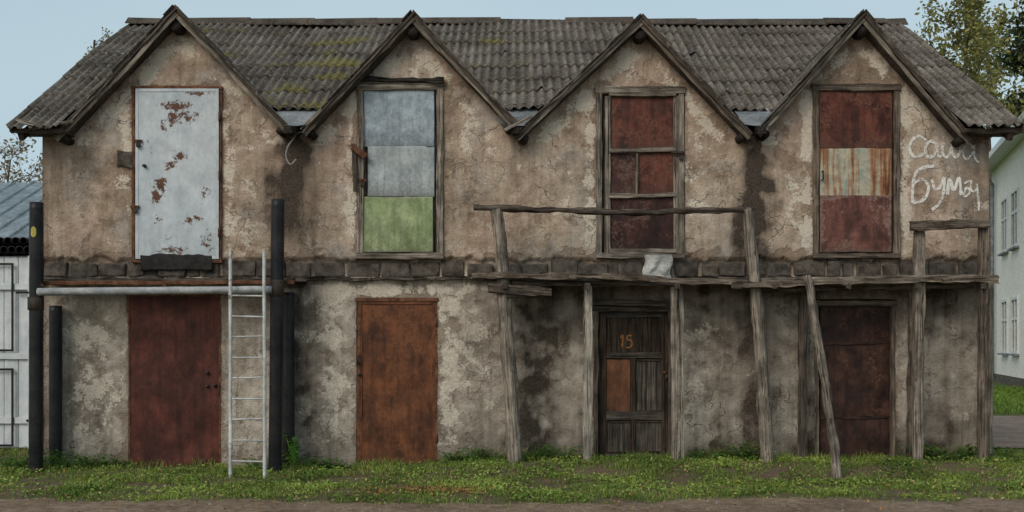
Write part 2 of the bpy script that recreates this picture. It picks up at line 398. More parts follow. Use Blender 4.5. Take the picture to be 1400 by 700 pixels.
# ---- main roof
SL=.614; Y0=-.42; Z0=4.62; YR=4.0; RX0,RX1=-6.70,6.83
nrm=Vector((0,-SL,1)).normalized()
def mainz(y): return Z0+(y-Y0)*SL
def sag(x,y): return fbm(x*.35,y*.35,0,2)*.07
def roof_rows():
    V=[];F=[];C=[]; PW=.132; rows=8
    xs=np.arange(RX0,RX1+.001,PW/8).tolist(); Lr=YR-Y0
    jit={}
    for r in range(rows):
        ya=Y0+Lr*r/rows-.03; yb=Y0+Lr*(r+1)/rows+.05
        yb=min(yb,YR)
        js=6; base=len(V)
        for j in range(-1,js+1):
            t=max(j,0)/js
            for i,x in enumerate(xs):
                sh=int((x-RX0)/1.056)
                if (r,sh) not in jit: jit[(r,sh)]=(random.uniform(-.05,.04),random.uniform(0,.014),random.uniform(-.035,.035),random.uniform(-.35,.4))
                jy,jl,jt,jc=jit[(r,sh)]
                loc=((x-RX0)%1.056)/1.056-.5
                wav=int((x-RX0)/PW)
                chip=0
                if t==0:
                    chip=max(0,fbm(x*6,r*3.3,2,3)-.2)*.16+fbm(wav*1.7,r*2.1,8,1)*.015
                y=ya+(yb-ya)*t+(jy+chip+jt*loc*2)*(1-t)
                h=.022*math.cos(2*math.pi*(x-RX0)/PW)+(.008+jl)*(1-t)+sag(x,y)
                if j==-1: h-=.010
                p=Vector((x,y,mainz(y)))+nrm*h
                V.append(p)
                moss=(.9*gauss(x,-2.6,1.3)+.6*gauss(x,-5.3,.8)+.4*gauss(x,-.2,.8)+.2*gauss(x,3,1)+.14)*(.5+1.0*fbm(x*1.6,y*1.8,5,3))
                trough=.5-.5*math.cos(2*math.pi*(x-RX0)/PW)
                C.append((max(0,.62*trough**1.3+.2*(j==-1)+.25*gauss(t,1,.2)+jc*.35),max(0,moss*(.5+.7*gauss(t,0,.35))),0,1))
        w=len(xs)
        for j in range(js+1):
            for i in range(w-1):
                a=base+j*w+i
                cx=(xs[i]+xs[i+1])/2; cy=(V[a].y+V[a+w].y)/2
                if mainz(cy)<gz(cx)-.12: continue
                if -6.0<cx<6.0 and cy<.10: continue
                F.append((a,a+1,a+w+1,a+w))
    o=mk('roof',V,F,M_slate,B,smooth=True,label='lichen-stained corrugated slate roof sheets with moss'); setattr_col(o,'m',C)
    return o
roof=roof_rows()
mk('rear_roof_slope',[(RX0,YR,mainz(YR)),(RX1,YR,mainz(YR)),(RX1,8.4,4.62),(RX0,8.4,4.62)],[(0,1,2,3)],M_slate,roof)
x=RX0-.04
while x<RX1:
    x1=min(x+random.uniform(1.0,1.2),RX1+.04); zz=mainz(YR)+.03+random.uniform(0,.04); t=.17
    V=[(x,YR-t,zz-.10),(x,YR-.03,zz+.03),(x,YR+.03,zz+.03),(x,YR+t,zz-.10)];V+=[(x1+.03,a[1],a[2]+random.uniform(-.03,.02)) for a in V]
    V+=[(v[0],v[1],v[2]-.02) for v in V]
    F=[(0,4,5,1),(1,5,6,2),(2,6,7,3),(8,9,13,12),(0,8,12,4),(0,1,9,8),(1,2,10,9),(4,12,13,5),(5,13,14,6)]
    mk('ridge_cap',V,F,M_woodd,roof); x=x1
for X in (RX0+.03,RX1-.03):
    bar('verge_board',(X,Y0+.03,mainz(Y0)-.07),(X,YR,mainz(YR)-.06),.09,.03,M_woodd,roof)
    bar('verge_board',(X,8.35,4.6),(X,YR+.02,mainz(YR)-.06),.09,.03,M_woodd,roof)
for (a,b) in ((RX0,-5.98),(6.0,RX1)):
    bar('eaves_board',(a+.02,Y0+.08,mainz(Y0)-.08),(b,Y0+.08,mainz(Y0)-.08),.06,.03,M_woodd,roof,jit=.008)
    boxes('soffit',[(a+.03,b,Y0+.09,.02,4.53,4.55)],M_woodd,roof,0)
for X in (-6.56,6.66):
    bar('rafter',(X,Y0+.1,mainz(Y0)-.16),(X,YR,mainz(YR)-.16),.10,.07,M_woodd,roof)
# ---- cross-gable roofs
def gable(gi):
    c,zp,kl,kr,wl,wr=G[gi]; V=[];F=[];C=[]; PW=.132
    ridge_back=(zp-Z0)/SL+Y0+.15
    ys=np.arange(YF,ridge_back+.02,PW/8).tolist()
    for side,k,wd in((-1,kl,wl),(1,kr,wr)):
        Ls=wd; rows=4; n=Vector((side*k,0,1)).normalized()
        for r in range(rows):
            ua=Ls*(r+1)/rows+.02; ub=Ls*r/rows-.03 if r else 0.0
            js=4; base=len(V); jy=random.uniform(-.035,.025)
            for j in range(-1,js+1):
                t=max(j,0)/js; u=ua+(ub-ua)*t
                for y in ys:
                    z=zp-k*u; yb=max((z-Z0)/SL+Y0+.10,YF+.35); yy=min(y,yb)
                    h=.020*math.cos(2*math.pi*(y-YF)/PW)+.016*(1-t)+ (-.010 if j==-1 else 0)
                    p=Vector((c+side*u,yy+jy,z))+n*(h-.02)
                    V.append(p); C.append((.3,.15,0,1))
            w=len(ys)
            for j in range(js+1):
                for i in range(w-1):
                    a=base+j*w+i
                    if abs(V[a].y-V[a+1].y)<1e-6 and abs(V[a+w].y-V[a+w+1].y)<1e-6: continue
                    F.append((a,a+1,a+w+1,a+w) if side<0 else (a+w,a+w+1,a+1,a))
    g=mk('gable_roof',V,F,M_slate,B,smooth=True,label='steep cross-gable roof of corrugated sheets'); setattr_col(g,'m',C)
    so=g.modifiers.new('s','SOLIDIFY'); so.thickness=.012; so.offset=-1
    for side,k in((-1,kl),(1,kr)):
        a=.13; n=Vector((side*k,0,1)).normalized()*.024
        zb=ridge_back
        p=[Vector((c,YF-.03,zp)),Vector((c+side*a,YF-.03,zp-k*a)),Vector((c+side*a,zb,zp-k*a)),Vector((c,zb,zp))]
        VV=[v+n for v in p]+[v+n*.4 for v in p]
        mk('ridge_cap',VV,[(0,1,2,3),(7,6,5,4),(0,4,5,1),(1,5,6,2),(2,6,7,3),(3,7,4,0)],M_woodd,g)
    for side,k,wd in((-1,kl,wl),(1,kr,wr)):
        n=Vector((side*k,0,1)).normalized(); e=wd+.04
        top=Vector((c+ -side*.02,0,zp+.01)); bot=Vector((c+side*e,0,zp-k*e))
        yy=YF+.03+(.016 if side>0 else 0)
        off=n*-.062
        bar('rake_board',top+off+Vector((0,yy,0)),bot+off+Vector((0,yy,0)),.056,.024,M_wood if (gi+side)%3 else M_woodb,g,jit=.006,bend=random.uniform(-.02,.02))
        off=n*-.028
        bar('rake_trim',top+off+Vector((0,yy-.03,0)),bot+off+Vector((0,yy-.03,0)),.024,.02,M_woodd,g,jit=.006,bend=random.uniform(-.01,.01))
        off=n*-.062
        a=Vector((c,0,zp-.03))+off; b=bot+off
        th=n*-.015
        VV=[a+Vector((0,YF+.07,0)),b+Vector((0,YF+.07,0)),b+Vector((0,.05,0)),a+Vector((0,.05,0))]
        VV+=[v+th for v in VV]
        mk('soffit',VV,[(0,1,2,3),(7,6,5,4),(0,4,5,1),(2,6,7,3),(1,5,6,2)],M_woodd,g)
        bar('purlin',Vector((bot.x-side*.13,YF+.06,bot.z-.02)),Vector((bot.x-side*.13,.1,bot.z-.02)),.11,.12,M_black,g,round_=True)
    bar('ridge_purlin',(c+.0,YF+.06,zp-.25),(c,.1,zp-.25),.14,.16,M_black,g,round_=True)
for i in range(4): gable(i)
for a,b in ((392,417),(698,716),(1024,1046)):
    xa,xb=q(a),q(b); m=(xa+xb)/2
    V=[(m-.30,.20,4.97),(m+.30,.20,4.97),(m+.26,-.04,4.80),(m-.26,-.04,4.80),(m-.24,-.06,4.70),(m+.24,-.06,4.70),(m-.1,-.26,4.63),(m+.1,-.26,4.63)]
    f=mk('valley_flashing',V,[(3,2,1,0),(4,5,2,3),(6,7,5,4)],M_zinc,B); s=f.modifiers.new('s','SOLIDIFY'); s.thickness=.006
    bar('valley_spout',(m-.03,-.38,4.55),(m-.0,-.02,4.6),.10,.12,M_black,B,jit=.01)
bar('loose_batten',P(45,176,-.35),P(100,166,-.35),.035,.03,M_wood,roof)
bar('loose_batten',P(22,163,-.44),P(62,174,-.44),.03,.03,M_woodp,roof)
bar('loose_batten',P(418,172,-.36),P(440,150,-.36),.03,.03,M_wood,roof); bar('loose_batten',P(690,178,-.40),P(727,158,-.38),.04,.03,M_wood,roof)
def wire(name,pts,r,mat,parent,y):
    V=[];F=[];W=[P(a,b,yy) if yy is not None else P(a,b,y) for a,b,yy in pts]
    Q=[]
    for i in range(len(W)-1):
        p0=W[max(i-1,0)];p1=W[i];p2=W[i+1];p3=W[min(i+2,len(W)-1)]
        for t in np.linspace(0,1,6)[:-1]: Q.append(.5*((2*p1)+(p2-p0)*t+(2*p0-5*p1+4*p2-p3)*t*t+(3*p1-p0-3*p2+p3)*t**3))
    Q.append(W[-1])
    for i,p in enumerate(Q):
        d=(Q[min(i+1,len(Q)-1)]-Q[max(i-1,0)]).normalized(); u=d.cross(Vector((0,1,0.01))).normalized(); v=d.cross(u)
        for k in range(6): V.append(p+(u*math.cos(k*math.pi/3)+v*math.sin(k*math.pi/3))*r)
    for i in range(len(Q)-1):
        for k in range(6): F.append((i*6+k,i*6+(k+1)%6,(i+1)*6+(k+1)%6,(i+1)*6+k))
    return mk(name,V,F,mat,parent,smooth=True)
M_wire=mat_simple('bleached_wire',(.20,.18,.16),(.34,.31,.28),9,.7)
wire('hanging_wire',[(400,172,None),(403,186,None),(394,200,None),(391,214,None),(397,225,None),(405,218,None)],.013,M_wire,B,-.20)
wire('hanging_wire',[(388,180,None),(398,188,None),(410,181,None),(417,184,None)],.010,M_black_paint,B,-.3)

# ------------------------------------------------------------ doors
def frame(a,b,c,d,w,y0,mat,parent,bot=True,th=.09,wt=None):
    wt=wt or w
    L=[pbox(a,a+w,c,d,y0,y0+th),pbox(b-w,b,c+1,d,y0+.002,y0+th),pbox(a-1,b+1,c,c+wt,y0-.006,y0+th)]
    for i,(n_) in enumerate(L):
        x0,x1,y_,y2,z0,z1=n_; vert=i<2
        if vert: bar('frame',((x0+x1)/2,(y_+y2)/2,z0),((x0+x1)/2+random.uniform(-.008,.008),(y_+y2)/2,z1),x1-x0,y2-y_,mat,parent,jit=.004)
        else: bar('frame',(x0,(y_+y2)/2,(z0+z1)/2),(x1,(y_+y2)/2,(z0+z1)/2+random.uniform(-.012,.012)),z1-z0,y2-y_,mat,parent,jit=.004)
    if bot:
        x0,x1,y_,y2,z0,z1=pbox(a,b,d-w*.8,d+1,y0-.01,y0+th)
        bar('sill',(x0,(y_+y2)/2,(z0+z1)/2),(x1,(y_+y2)/2,(z0+z1)/2),z1-z0,y2-y_,mat,parent,jit=.004)
def hardware(a,b,y,parent,kind='padlock'):
    p=P(a,b,y)
    if kind=='padlock':
        bar('hasp',p+Vector((-.07,-.01,.03)),p+Vector((.05,-.012,.03)),.035,.012,M_rust,parent)
        boxes('padlock',[(p.x-.03,p.x+.03,y-.045,y-.012,p.z-.055,p.z)],M_iron,parent,.008)
        wire('shackle',[(a-2,b+0,None),(a-2,b-4,None),(a+2,b-4,None),(a+2,b,None)],.005,M_iron,parent,y-.028)
    elif kind=='handle':
        bar('handle',p+Vector((0,-.05,-.06)),p+Vector((0,-.05,.06)),.016,.016,M_iron,parent,round_=True)
        for s in(-.055,.055): bar('handle_mount',p+Vector((0,-.05,s)),p+Vector((0,.01,s)),.014,.014,M_iron,parent,round_=True)
    elif kind=='hinge':
        bar('hinge',p+Vector((0,-.012,-.06)),p+Vector((0,-.012,.06)),.026,.026,M_rust,parent,round_=True)
    elif kind=='knob':
        bar('knob',p+Vector((0,-.04,0)),p+Vector((0,.01,0)),.045,.045,M_iron,parent,round_=True)

M_white=mat_metal('pale_blue_paint',(.43,.475,.50),(.52,.555,.57),.67,streak=.10,dirt=.15,rustlo=(.045,.02,.012),rusthi=(.14,.058,.03),mott=.12,wn=.25,fs=16)
M_galv=mat_metal('galvanised_sheet',(.22,.265,.30),(.37,.42,.45),.70,streak=.4,dirt=.5,rough=.5,metal=.1,mott=.28)
M_galv2=mat_metal('painted_grey_sheet',(.28,.315,.32),(.38,.41,.41),.68,streak=.3,dirt=.5,mott=.22)
M_green=mat_metal('green_paint',(.20,.255,.115),(.31,.36,.19),.60,streak=.35,dirt=.5,mott=.32,rustlo=(.13,.13,.08),rusthi=(.42,.43,.32),wn=.4)
M_redb=mat_metal('oxide_red_paint',(.055,.015,.010),(.10,.028,.018),.60,streak=.55,dirt=.3,rustlo=(.03,.012,.01),rusthi=(.12,.042,.028),mott=.42)
M_redu=mat_metal('rusted_red_sheet',(.065,.020,.013),(.14,.040,.024),.52,streak=.6,dirt=.45,rustlo=(.022,.011,.009),rusthi=(.20,.072,.042),mott=.6)
M_reddk=mat_metal('dark_red_sheet',(.028,.012,.010),(.068,.022,.017),.52,streak=.6,dirt=.4,rustlo=(.014,.009,.008),rusthi=(.18,.10,.075),mott=.6)
M_rusty=mat_metal('rust_brown_sheet',(.088,.031,.013),(.155,.054,.021),.56,streak=.4,dirt=.45,rustlo=(.035,.014,.009),rusthi=(.24,.088,.032),mott=.5)
M_pinkb=mat_metal('brick_red_sheet',(.12,.047,.036),(.18,.072,.054),.53,streak=.45,dirt=.5,rustlo=(.045,.02,.015),rusthi=(.32,.20,.16),mott=.5)
M_brdk=mat_metal('dark_brown_sheet',(.024,.012,.009),(.062,.026,.018),.56,streak=.6,dirt=.3,rustlo=(.012,.008,.007),rusthi=(.14,.065,.04),mott=.6)
w=NT('rust_streaked_metal',.55); s_=w.noise(1,5,.6,w.map((8,8,.35))); n_=w.noise(6,6,.75); t_=w.noise(1,4,.6,w.map((30,30,.8),loc=(3,3,3)))
ff=w.mth('ADD',w.mth('MULTIPLY',s_,.6),w.mth('ADD',w.mth('MULTIPLY',t_,.25),w.mth('MULTIPLY',n_,.15)))
c_=w.mix(w.rng(n_,.40,.60),(.46,.41,.30),(.25,.285,.24)); c_=w.mix(w.rng(ff,.47,.53,0,.9),c_,(.30,.125,.05)); c_=w.mix(w.rng(ff,.53,.59),c_,(.09,.038,.02)); w.color(c_); w.bump(n_,.4,.01); M_strk=w.m

d1=panel('door',185,299,121,354,-.045,.06,M_white,B,blobs=[(243,145,28,12,.54),(255,158,20,12,.47),(236,160,14,24,.44),(225,172,8,20,.37),(219,254,13,14,.57),(214,268,10,14,.52),(246,213,12,10,.47),(232,226,11,9,.42),(262,300,20,12,.42),(214,300,10,10,.38),(283,330,16,20,.40),(240,352,60,5,.5),(240,342,34,8,.43),(205,200,7,20,.26),(280,262,9,16,.34),(270,128,30,5,.42),(225,325,20,10,.33)],edge=.3,label='pale blue metal door with flaking rust patches')
L=[pbox(185,189,121,354,-.052,-.046),pbox(295,299,121,354,-.052,-.046),pbox(189.2,294.8,121,125,-.052,-.046),pbox(189.2,294.8,350,354,-.052,-.046)]
boxes('door_rim',L,M_white,d1,.002)
frame(180,303,117,358,4,-.035,M_rust,d1,th=.1)
for yy in(160,240,318): hardware(300,yy,-.045,d1,'hinge')
hardware(186,286,-.05,d1); hardware(190,196,-.05,d1); hardware(198,227,-.05,d1,'knob')
panel('tar_patch',192,290,348,369,-.052,.09,M_tar,d1,wob=.035,dent=.008,label='flat black tarred strip below the door')
bar('latch_block',P(161,215,-.03),P(181,216,-.03),.20,.03,M_block,d1,jit=.03)
# U2
d2=boxes('door',[pbox(493,600,119,347,.04,.06)],M_woodd,B,.002,'patched door clad in galvanised and green sheets')
frame(488,606,109,353,9,-.035,M_wood,d2,wt=13)
panel('metal_sheet',497,594,123,201,.0,.012,M_galv,d2,edge=.1,blobs=[(545,198,45,3,.4)],dent=.016,wob=.01,label='galvanised upper sheet')
panel('metal_sheet',503,594,200,269,-.008,.012,M_galv2,d2,edge=.12,dent=.014,wob=.01,label='grey painted middle sheet')
panel('metal_sheet',494,592,269,345,-.016,.012,M_green,d2,edge=.3,dent=.012,wob=.008,label='faded green painted lower sheet')
bar('bracket',P(484,198,-.06),P(486,262,-.06),.06,.04,M_woodd,d2)
bar('bracket',P(482,200,-.09),P(500,214,-.09),.08,.05,M_rust,d2)
hardware(496,250,-.03,d2)
bar('lintel_board',P(488,108,-.06),P(607,111,-.06),.045,.05,M_black,d2,jit=.012)
# U3
d3=boxes('door',[pbox(822,930,125,347,.05,.07)],M_woodd,B,.002,'weathered door frame with dark red panels')
frame(815,936,118,352,8,-.035,M_wood,d3,wt=10)
for a,b,c,d in((827,835,131,346),(921,929,131,346)):
    x0,x1,y0,y1,z0,z1=pbox(a,b,c,d,-.02,.04); bar('stile',((x0+x1)/2,.01,z0),((x0+x1)/2,.01,z1),x1-x0,.06,M_wood,d3)
for py in(129,206,268,343):
    bar('rail',P(833,py,-.015),P(924,py+random.uniform(-2,2),-.015),.055,.05,M_wood,d3)
bar('mullion',P(870,266,-.018),P(871,210,-.018),.035,.04,M_wood,d3)
panel('door_panel',835,922,132,204,.012,.02,M_redu,d3,edge=.2,dent=.014,label='dark rusty red panel')
panel('door_panel',835,869,208,266,.012,.02,M_reddk,d3,edge=.1); panel('door_panel',871,922,208,266,.016,.02,M_redu,d3,edge=.15)
panel('door_panel',835,922,270,342,.012,.02,M_reddk,d3,dent=.014)
bar('latch',P(918,208,-.06),P(936,208,-.06),.03,.02,M_iron,d3); hardware(931,214,-.03,d3)
# U4
d4=boxes('door',[pbox(1117,1224,121,348,.05,.07)],M_woodd,B,.002,'door patched with red and rust-streaked sheets')
frame(1112,1231,114,352,8,-.035,M_woodb,d4,wt=10)
panel('metal_sheet',1120,1220,124,203,.0,.012,M_redu,d4,edge=.2,dent=.016,wob=.008,label='dark rusty red upper sheet')
panel('metal_sheet',1121,1219,203,268,-.009,.012,M_strk,d4,dent=.014,wob=.008,label='cream and grey-green sheet streaked with rust')
panel('metal_sheet',1121,1219,267,345,-.018,.012,M_pinkb,d4,edge=.3,dent=.010,wob=.008,label='brick red lower sheet with worn paint')
hardware(1124,240,-.02,d4,'handle')
# L1
e1=panel('door',177,301,404,650,.03,.05,M_redb,B,edge=.2,dent=.011,blobs=[(240,642,70,6,.3)],label='oxide red metal door')
frame(174,303,401,655,4,.02,M_rust,e1,bot=False,th=.1)
hardware(284,510,.03,e1,'knob'); hardware(284,528,.03,e1,'knob'); hardware(294,527,.03,e1,'knob')
# L2
e2=panel('door',491,596,411,640,.03,.05,M_rusty,B,edge=.25,dent=.010,blobs=[(545,430,50,20,.12),(545,630,60,8,.25)],label='orange-brown rusty metal door')
frame(487,599,407,645,5,.015,M_rust,e2,bot=False,th=.1)
L=[pbox(491,495,412,640,.02,.028),pbox(591,595,412,640,.02,.028),pbox(495.3,590.7,412,416,.02,.028)]
boxes('door_rim',L,M_rusty,e2,.002)
hardware(491,512,.02,e2,'knob'); hardware(491,492,.02,e2,'handle')
for yy in(440,600): hardware(597,yy,.015,e2,'hinge')
# L3
e3=boxes('door',[pbox(818,916,422,636,.10,.13)],M_black,B,.003,'dark wooden panelled door with painted number')
frame(811,921,418,640,7,.0,M_woodd,e3,bot=False,wt=8)
for a,b,c,d in((819,829,424,634),(905,914,424,634),(862,869,487,628)):
    x0,x1,_,_,z0,z1=pbox(a,b,c,d,.07,.1); bar('stile',((x0+x1)/2,.085,z0),((x0+x1)/2,.085,z1),x1-x0,.03,M_doorw,e3)
for a,b in((424,434),(482,490),(563,574),(620,635)):
    p0=P(829,(a+b)/2,.078);p1=P(905,(a+b)/2,.078); bar('rail',p0,p1,(b-a)/100,.026,M_doorg,e3)
for i in range(5):
    x0=829+i*15.2; bar('plank',P(x0+7.6,482,.092),P(x0+7.6,434,.092),.146,.02,M_doorw,e3)
panel('door_panel',829,862,491,563,.088,.02,mat_metal('orange_plywood',(.13,.052,.024),(.20,.082,.038),.60,streak=.45,dirt=.45,mott=.4),e3,label='dull orange plywood panel')
for a,b,c,d in((869,905,491,563),(829,862,575,619),(869,905,575,619)):
    x0,x1,_,_,z0,z1=pbox(a,b,c,d,.1,.12)
    bar('door_panel',((x0+x1)/2,.105,z0),((x0+x1)/2,.105,z1),x1-x0-.004,.016,M_doorg,e3,jit=.002)
    bar('moulding',(x0+.01,.088,z0+.012),(x1-.01,.088,z0+.012),.018,.02,M_doorw,e3,jit=.002)
    bar('moulding',(x0+.01,.088,z1-.012),(x1-.01,.088,z1-.012),.018,.02,M_doorw,e3,jit=.002)
V=[];F=[]
ribbon(V,F,[(849,462),(852,458),(852,467),(851,475)],.022,lambda x,z:.070)
ribbon(V,F,[(865,459),(859,459),(858,465)],.02,lambda x,z:.070)
ribbon(V,F,[(858,465),(863,465),(865,470),(862,475),(857,475)],.02,lambda x,z:.0695)
mk('door_number',V,F,M_orange,e3,label='hand-painted orange number 15')
hardware(912,512,.06,e3)
bar('lintel',P(803,413,.0),P(928,416,.0),.09,.12,M_woodd,e3,jit=.008)
# L4
e4=panel('door',1121,1219,417,636,.08,.04,M_brdk,B,edge=.1,dent=.016,label='dark red-brown sheet-clad door')
frame(1114,1225,410,640,6,.0,M_woodb,e4,bot=False,wt=8)
bar('rail',P(1122,470,.07),P(1218,468,.07),.03,.012,M_brdk,e4); bar('rail',P(1122,572,.07),P(1218,570,.07),.03,.012,M_brdk,e4)
hardware(1124,520,.07,e4)

# graffiti
V=[];F=[]
wf=lambda x,z: wy(x,z)-.010
S=[[(1266,192),(1256,186),(1246,193),(1243,205),(1250,215),(1264,210)],
   [(1281,198),(1272,193),(1265,202),(1268,214),(1277,212),(1281,198),(1282,212),(1287,214)],
   [(1290,195),(1288,208),(1294,215),(1300,206),(1302,195),(1301,208),(1307,215),(1313,205),(1314,195)],
   [(1330,202),(1323,196),(1316,206),(1320,217),(1329,211),(1332,199),(1332,214),(1338,222)],
   [(1277,227),(1263,229),(1252,236),(1248,252),(1247,278)],[(1248,252),(1260,245),(1269,254),(1265,270),(1253,277),(1245,274)],
   [(1274,245),(1278,258),(1285,256),(1291,242)],[(1291,242),(1290,262),(1284,278),(1274,287)],
   [(1295,267),(1298,245),(1304,260),(1311,243),(1314,267)],
   [(1318,251),(1327,248),(1325,264),(1318,268),(1321,257),(1331,262),(1336,256)],
   [(1335,251),(1337,270),(1338,288)]]
for s_ in S: ribbon(V,F,s_,.040 if s_[0][0]<1310 else .030,wf)
mk('graffiti',V,F,M_chalk,B,label='faded white loopy hand-painted graffiti lettering')

# ------------------------------------------------------------ ground
def gh(x,y):
    m=.05*math.exp(-((y+.6)/.7)**2)*(y<.3)
    # the plot rises gently towards the wall along the right half
    m+=.11*sm(-2.2,-.2,x)*(1-sm(7.0,9.0,x))*sm(-1.25,-.6,y)*(1-sm(.6,2.0,y))
    d=math.hypot(x,y+3)
    a=min(1,max(0,1-(d-25)/20)) if d>25 else 1
    lump=.03*fbm(x*.35,y*.45,0,2)+.012*fbm(x*2,y*2,3,2)
    if y<-2.6: lump*=.5
    return -.02+m+lump*a
def grid_sheet(name,x0,x1,y0,y1,nx,ny,hf,mat,warp=None,kind='structure'):
    V=[];F=[]
    for j in range(ny+1):
        for i in range(nx+1):
            x=x0+(x1-x0)*i/nx;y=y0+(y1-y0)*j/ny
            if warp: x,y=warp(x,y,i/nx,j/ny)
            V.append((x,y,hf(x,y)))
    for j in range(ny):
        for i in range(nx): F.append((j*(nx+1)+i,j*(nx+1)+i+1,(j+1)*(nx+1)+i+1,(j+1)*(nx+1)+i))
    o=mk(name,V,F,mat,smooth=True); o["kind"]=kind; return o
w=NT('ground_soil',.95); x_=w.xyz()
n2=w.noise(6,6,.7);n3=w.noise(40,6,.7)
soil=w.ramp(n3,[(.3,(.070,.046,.030)),(.7,(.20,.145,.10))])
grs=w.ramp(n2,[(.3,(.040,.060,.014)),(.7,(.11,.15,.034))])
far=w.rng(x_[1],6,12)
c_=w.mix(w.mth('MAXIMUM',w.rng(n2,.50,.62),far),soil,grs); w.color(c_); w.bump(w.mth('ADD',n2,n3),.8,.03); M_ground=w.m
def axis(a,b,step,far):
    v=list(np.arange(a,b+1e-6,step)); s=step
    lo=[];x=a
    while x>-far: s*=1.35; x-=s; lo.append(x)
    s=step;hi=[];x=b
    while x<far: s*=1.35; x+=s; hi.append(x)
    return [float(k) for k in lo[::-1]+v+hi]
gx=axis(-11,12,.12,900); gy=axis(-5,1,.10,900)
V=[(x,y,gh(x,y)) for y in gy for x in gx]; W=len(gx)
F=[(j*W+i,j*W+i+1,(j+1)*W+i+1,(j+1)*W+i) for j in range(len(gy)-1) for i in range(W-1)]
o=mk('ground',V,F,M_ground,smooth=True); o["kind"]='structure'
w=NT('dirt_track',.95); n1=w.noise(1.3,6,.65);n2=w.noise(9,6,.78);n3=w.noise(80,4,.7)
c_=w.ramp(w.mth('ADD',w.mth('MULTIPLY',n1,.4),w.mth('MULTIPLY',n2,.6)),[(.38,(.11,.072,.047)),(.5,(.215,.150,.104)),(.62,(.34,.255,.185))])
c_=w.mix(1,c_,w.ramp(n3,[(.3,.6),(.7,1.4)]),'MULTIPLY'); w.color(c_); w.bump(w.mth('ADD',n2,n3),.8,.02); M_dirt=w.m
def edge_y(x):
    return -2.84+.34*fbm(x*.55,2,0,3)+.18*fbm(x*2.6,5,0,3)+.14*sm(1,5,x)+.14*sm(3,6,-x)-.28*gauss(x,-.6,1.6)
def wp(x,y,u,v):
    ye=edge_y(x); return x,-9+(ye+9)*v
hf=lambda x,y: gh(x,y)+.011
grid_sheet('dirt_track',-14,14,-9,-3,260,50,hf,M_dirt,wp)
M_asph=mat_simple('brown_dirt_lane',(.17,.118,.092),(.27,.20,.16),2,.95,.6,.02)
def wp2(x,y,u,v):
    return x,2.6+.1*fbm(x,0,0,2)+(7.0+.15*fbm(x,7,0,2))*v+ .05*(x-7)
grid_sheet('lane',7.4,34,0,1,80,30,lambda x,y:gh(x,y)+.03,M_asph,wp2)

# ------------------------------------------------------------ grass (stuff)
def blades(name,n,xr,yr,hfun,wid,colfun,dens,mat,lab,cat):
    X=rng.uniform(*xr,n*3);Y=rng.uniform(*yr,n*3)
    keep=[]
    for x,y in zip(X.tolist(),Y.tolist()):
        if random.random()<dens(x,y): keep.append((x,y))
        if len(keep)>=n: break
    V=[];F=[];C=[]
    for x,y in keep:
        h=hfun(x,y)*random.uniform(.5,1.25); a=random.uniform(0,6.283); l=h*random.uniform(.15,.9); ww=wid*random.uniform(.6,1.4)
        dx,dy=math.cos(a),math.sin(a); b=random.uniform(0,6.283); sx,sy=math.cos(b)*ww,math.sin(b)*ww
        z=gh(x,y)-.01; o=len(V)
        V+=[(x-sx,y-sy,z),(x+sx,y+sy,z),(x+dx*l*.4+sx*.7,y+dy*l*.4+sy*.7,z+h*.62),(x+dx*l*.4-sx*.7,y+dy*l*.4-sy*.7,z+h*.62),(x+dx*l,y+dy*l,z+h)]
        F+=[(o,o+1,o+2,o+3),(o+3,o+2,o+4)]
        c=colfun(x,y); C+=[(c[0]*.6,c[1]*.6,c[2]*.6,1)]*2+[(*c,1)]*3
    ob=mk(name,V,F,mat); setattr_col(ob,'c',C); ob["kind"]='stuff'; ob["label"]=lab; ob["category"]=cat
    return ob
M_leaf=mat_attrcol('foliage'); M_grass=mat_attrcol('grass_blades',.8,0)
def gcol(x,y):
    t=fbm(x*.9,y*1.3,0,3)*1.1+.5; r=random.random()
    if r<.08: return (.36,.29,.12)
    a=(.08,.135,.025);b=(.26,.345,.07)
    k=min(1,max(0,t*.8+random.uniform(-.25,.35)))
    return tuple(a[i]+(b[i]-a[i])*k for i in range(3))
def dens(x,y):
    ye=edge_y(x) if abs(x)<14 else -3
    if y>-.03 and XL<x<XR: return 0
    d=.66+1.25*fbm(x*1.3,y*2.1,8,4)
    if y<ye+.45: d*=sm(ye-.40,ye+.45,y)**1.6
    d*=1-.97*gauss(x,-1.0,.8)*gauss(y,-2.1,.30)
    d*=1-.95*gauss(x,-4.6,.9)*gauss(y,-.25,.35)
    d*=1-.9*sm(4.0,6.2,-x)*gauss(y,-2.35,.55)
    d*=1-.8*gauss(x,2.6,.6)*gauss(y,-1.9,.22)
    d*=1-.8*gauss(x,5.2,.8)*gauss(y,-2.3,.25)
    if y>-.5: d=max(d,.35*(1-gauss(x,-4.6,.9)))
    return d
def ght(x,y):
    h=.055+.06*fbm(x*1.5,y*2,2,3)
    h+=.10*math.exp(-((y+.05)/.3)**2)*(.7+fbm(x*2,0,0,2)) if XL-1.5<x<XR+.5 else 0
    return max(.018,h)
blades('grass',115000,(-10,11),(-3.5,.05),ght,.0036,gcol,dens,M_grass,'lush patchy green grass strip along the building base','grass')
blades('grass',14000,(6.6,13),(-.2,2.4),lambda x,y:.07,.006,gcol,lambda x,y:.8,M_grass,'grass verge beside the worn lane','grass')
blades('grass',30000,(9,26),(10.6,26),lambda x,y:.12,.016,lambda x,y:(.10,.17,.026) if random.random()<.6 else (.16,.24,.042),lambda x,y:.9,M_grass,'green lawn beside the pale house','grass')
blades('grass',9000,(-12,-6.5),(.0,2.7),lambda x,y:.07,.006,gcol,lambda x,y:.8,M_grass,'grass between the shed and the building','grass')
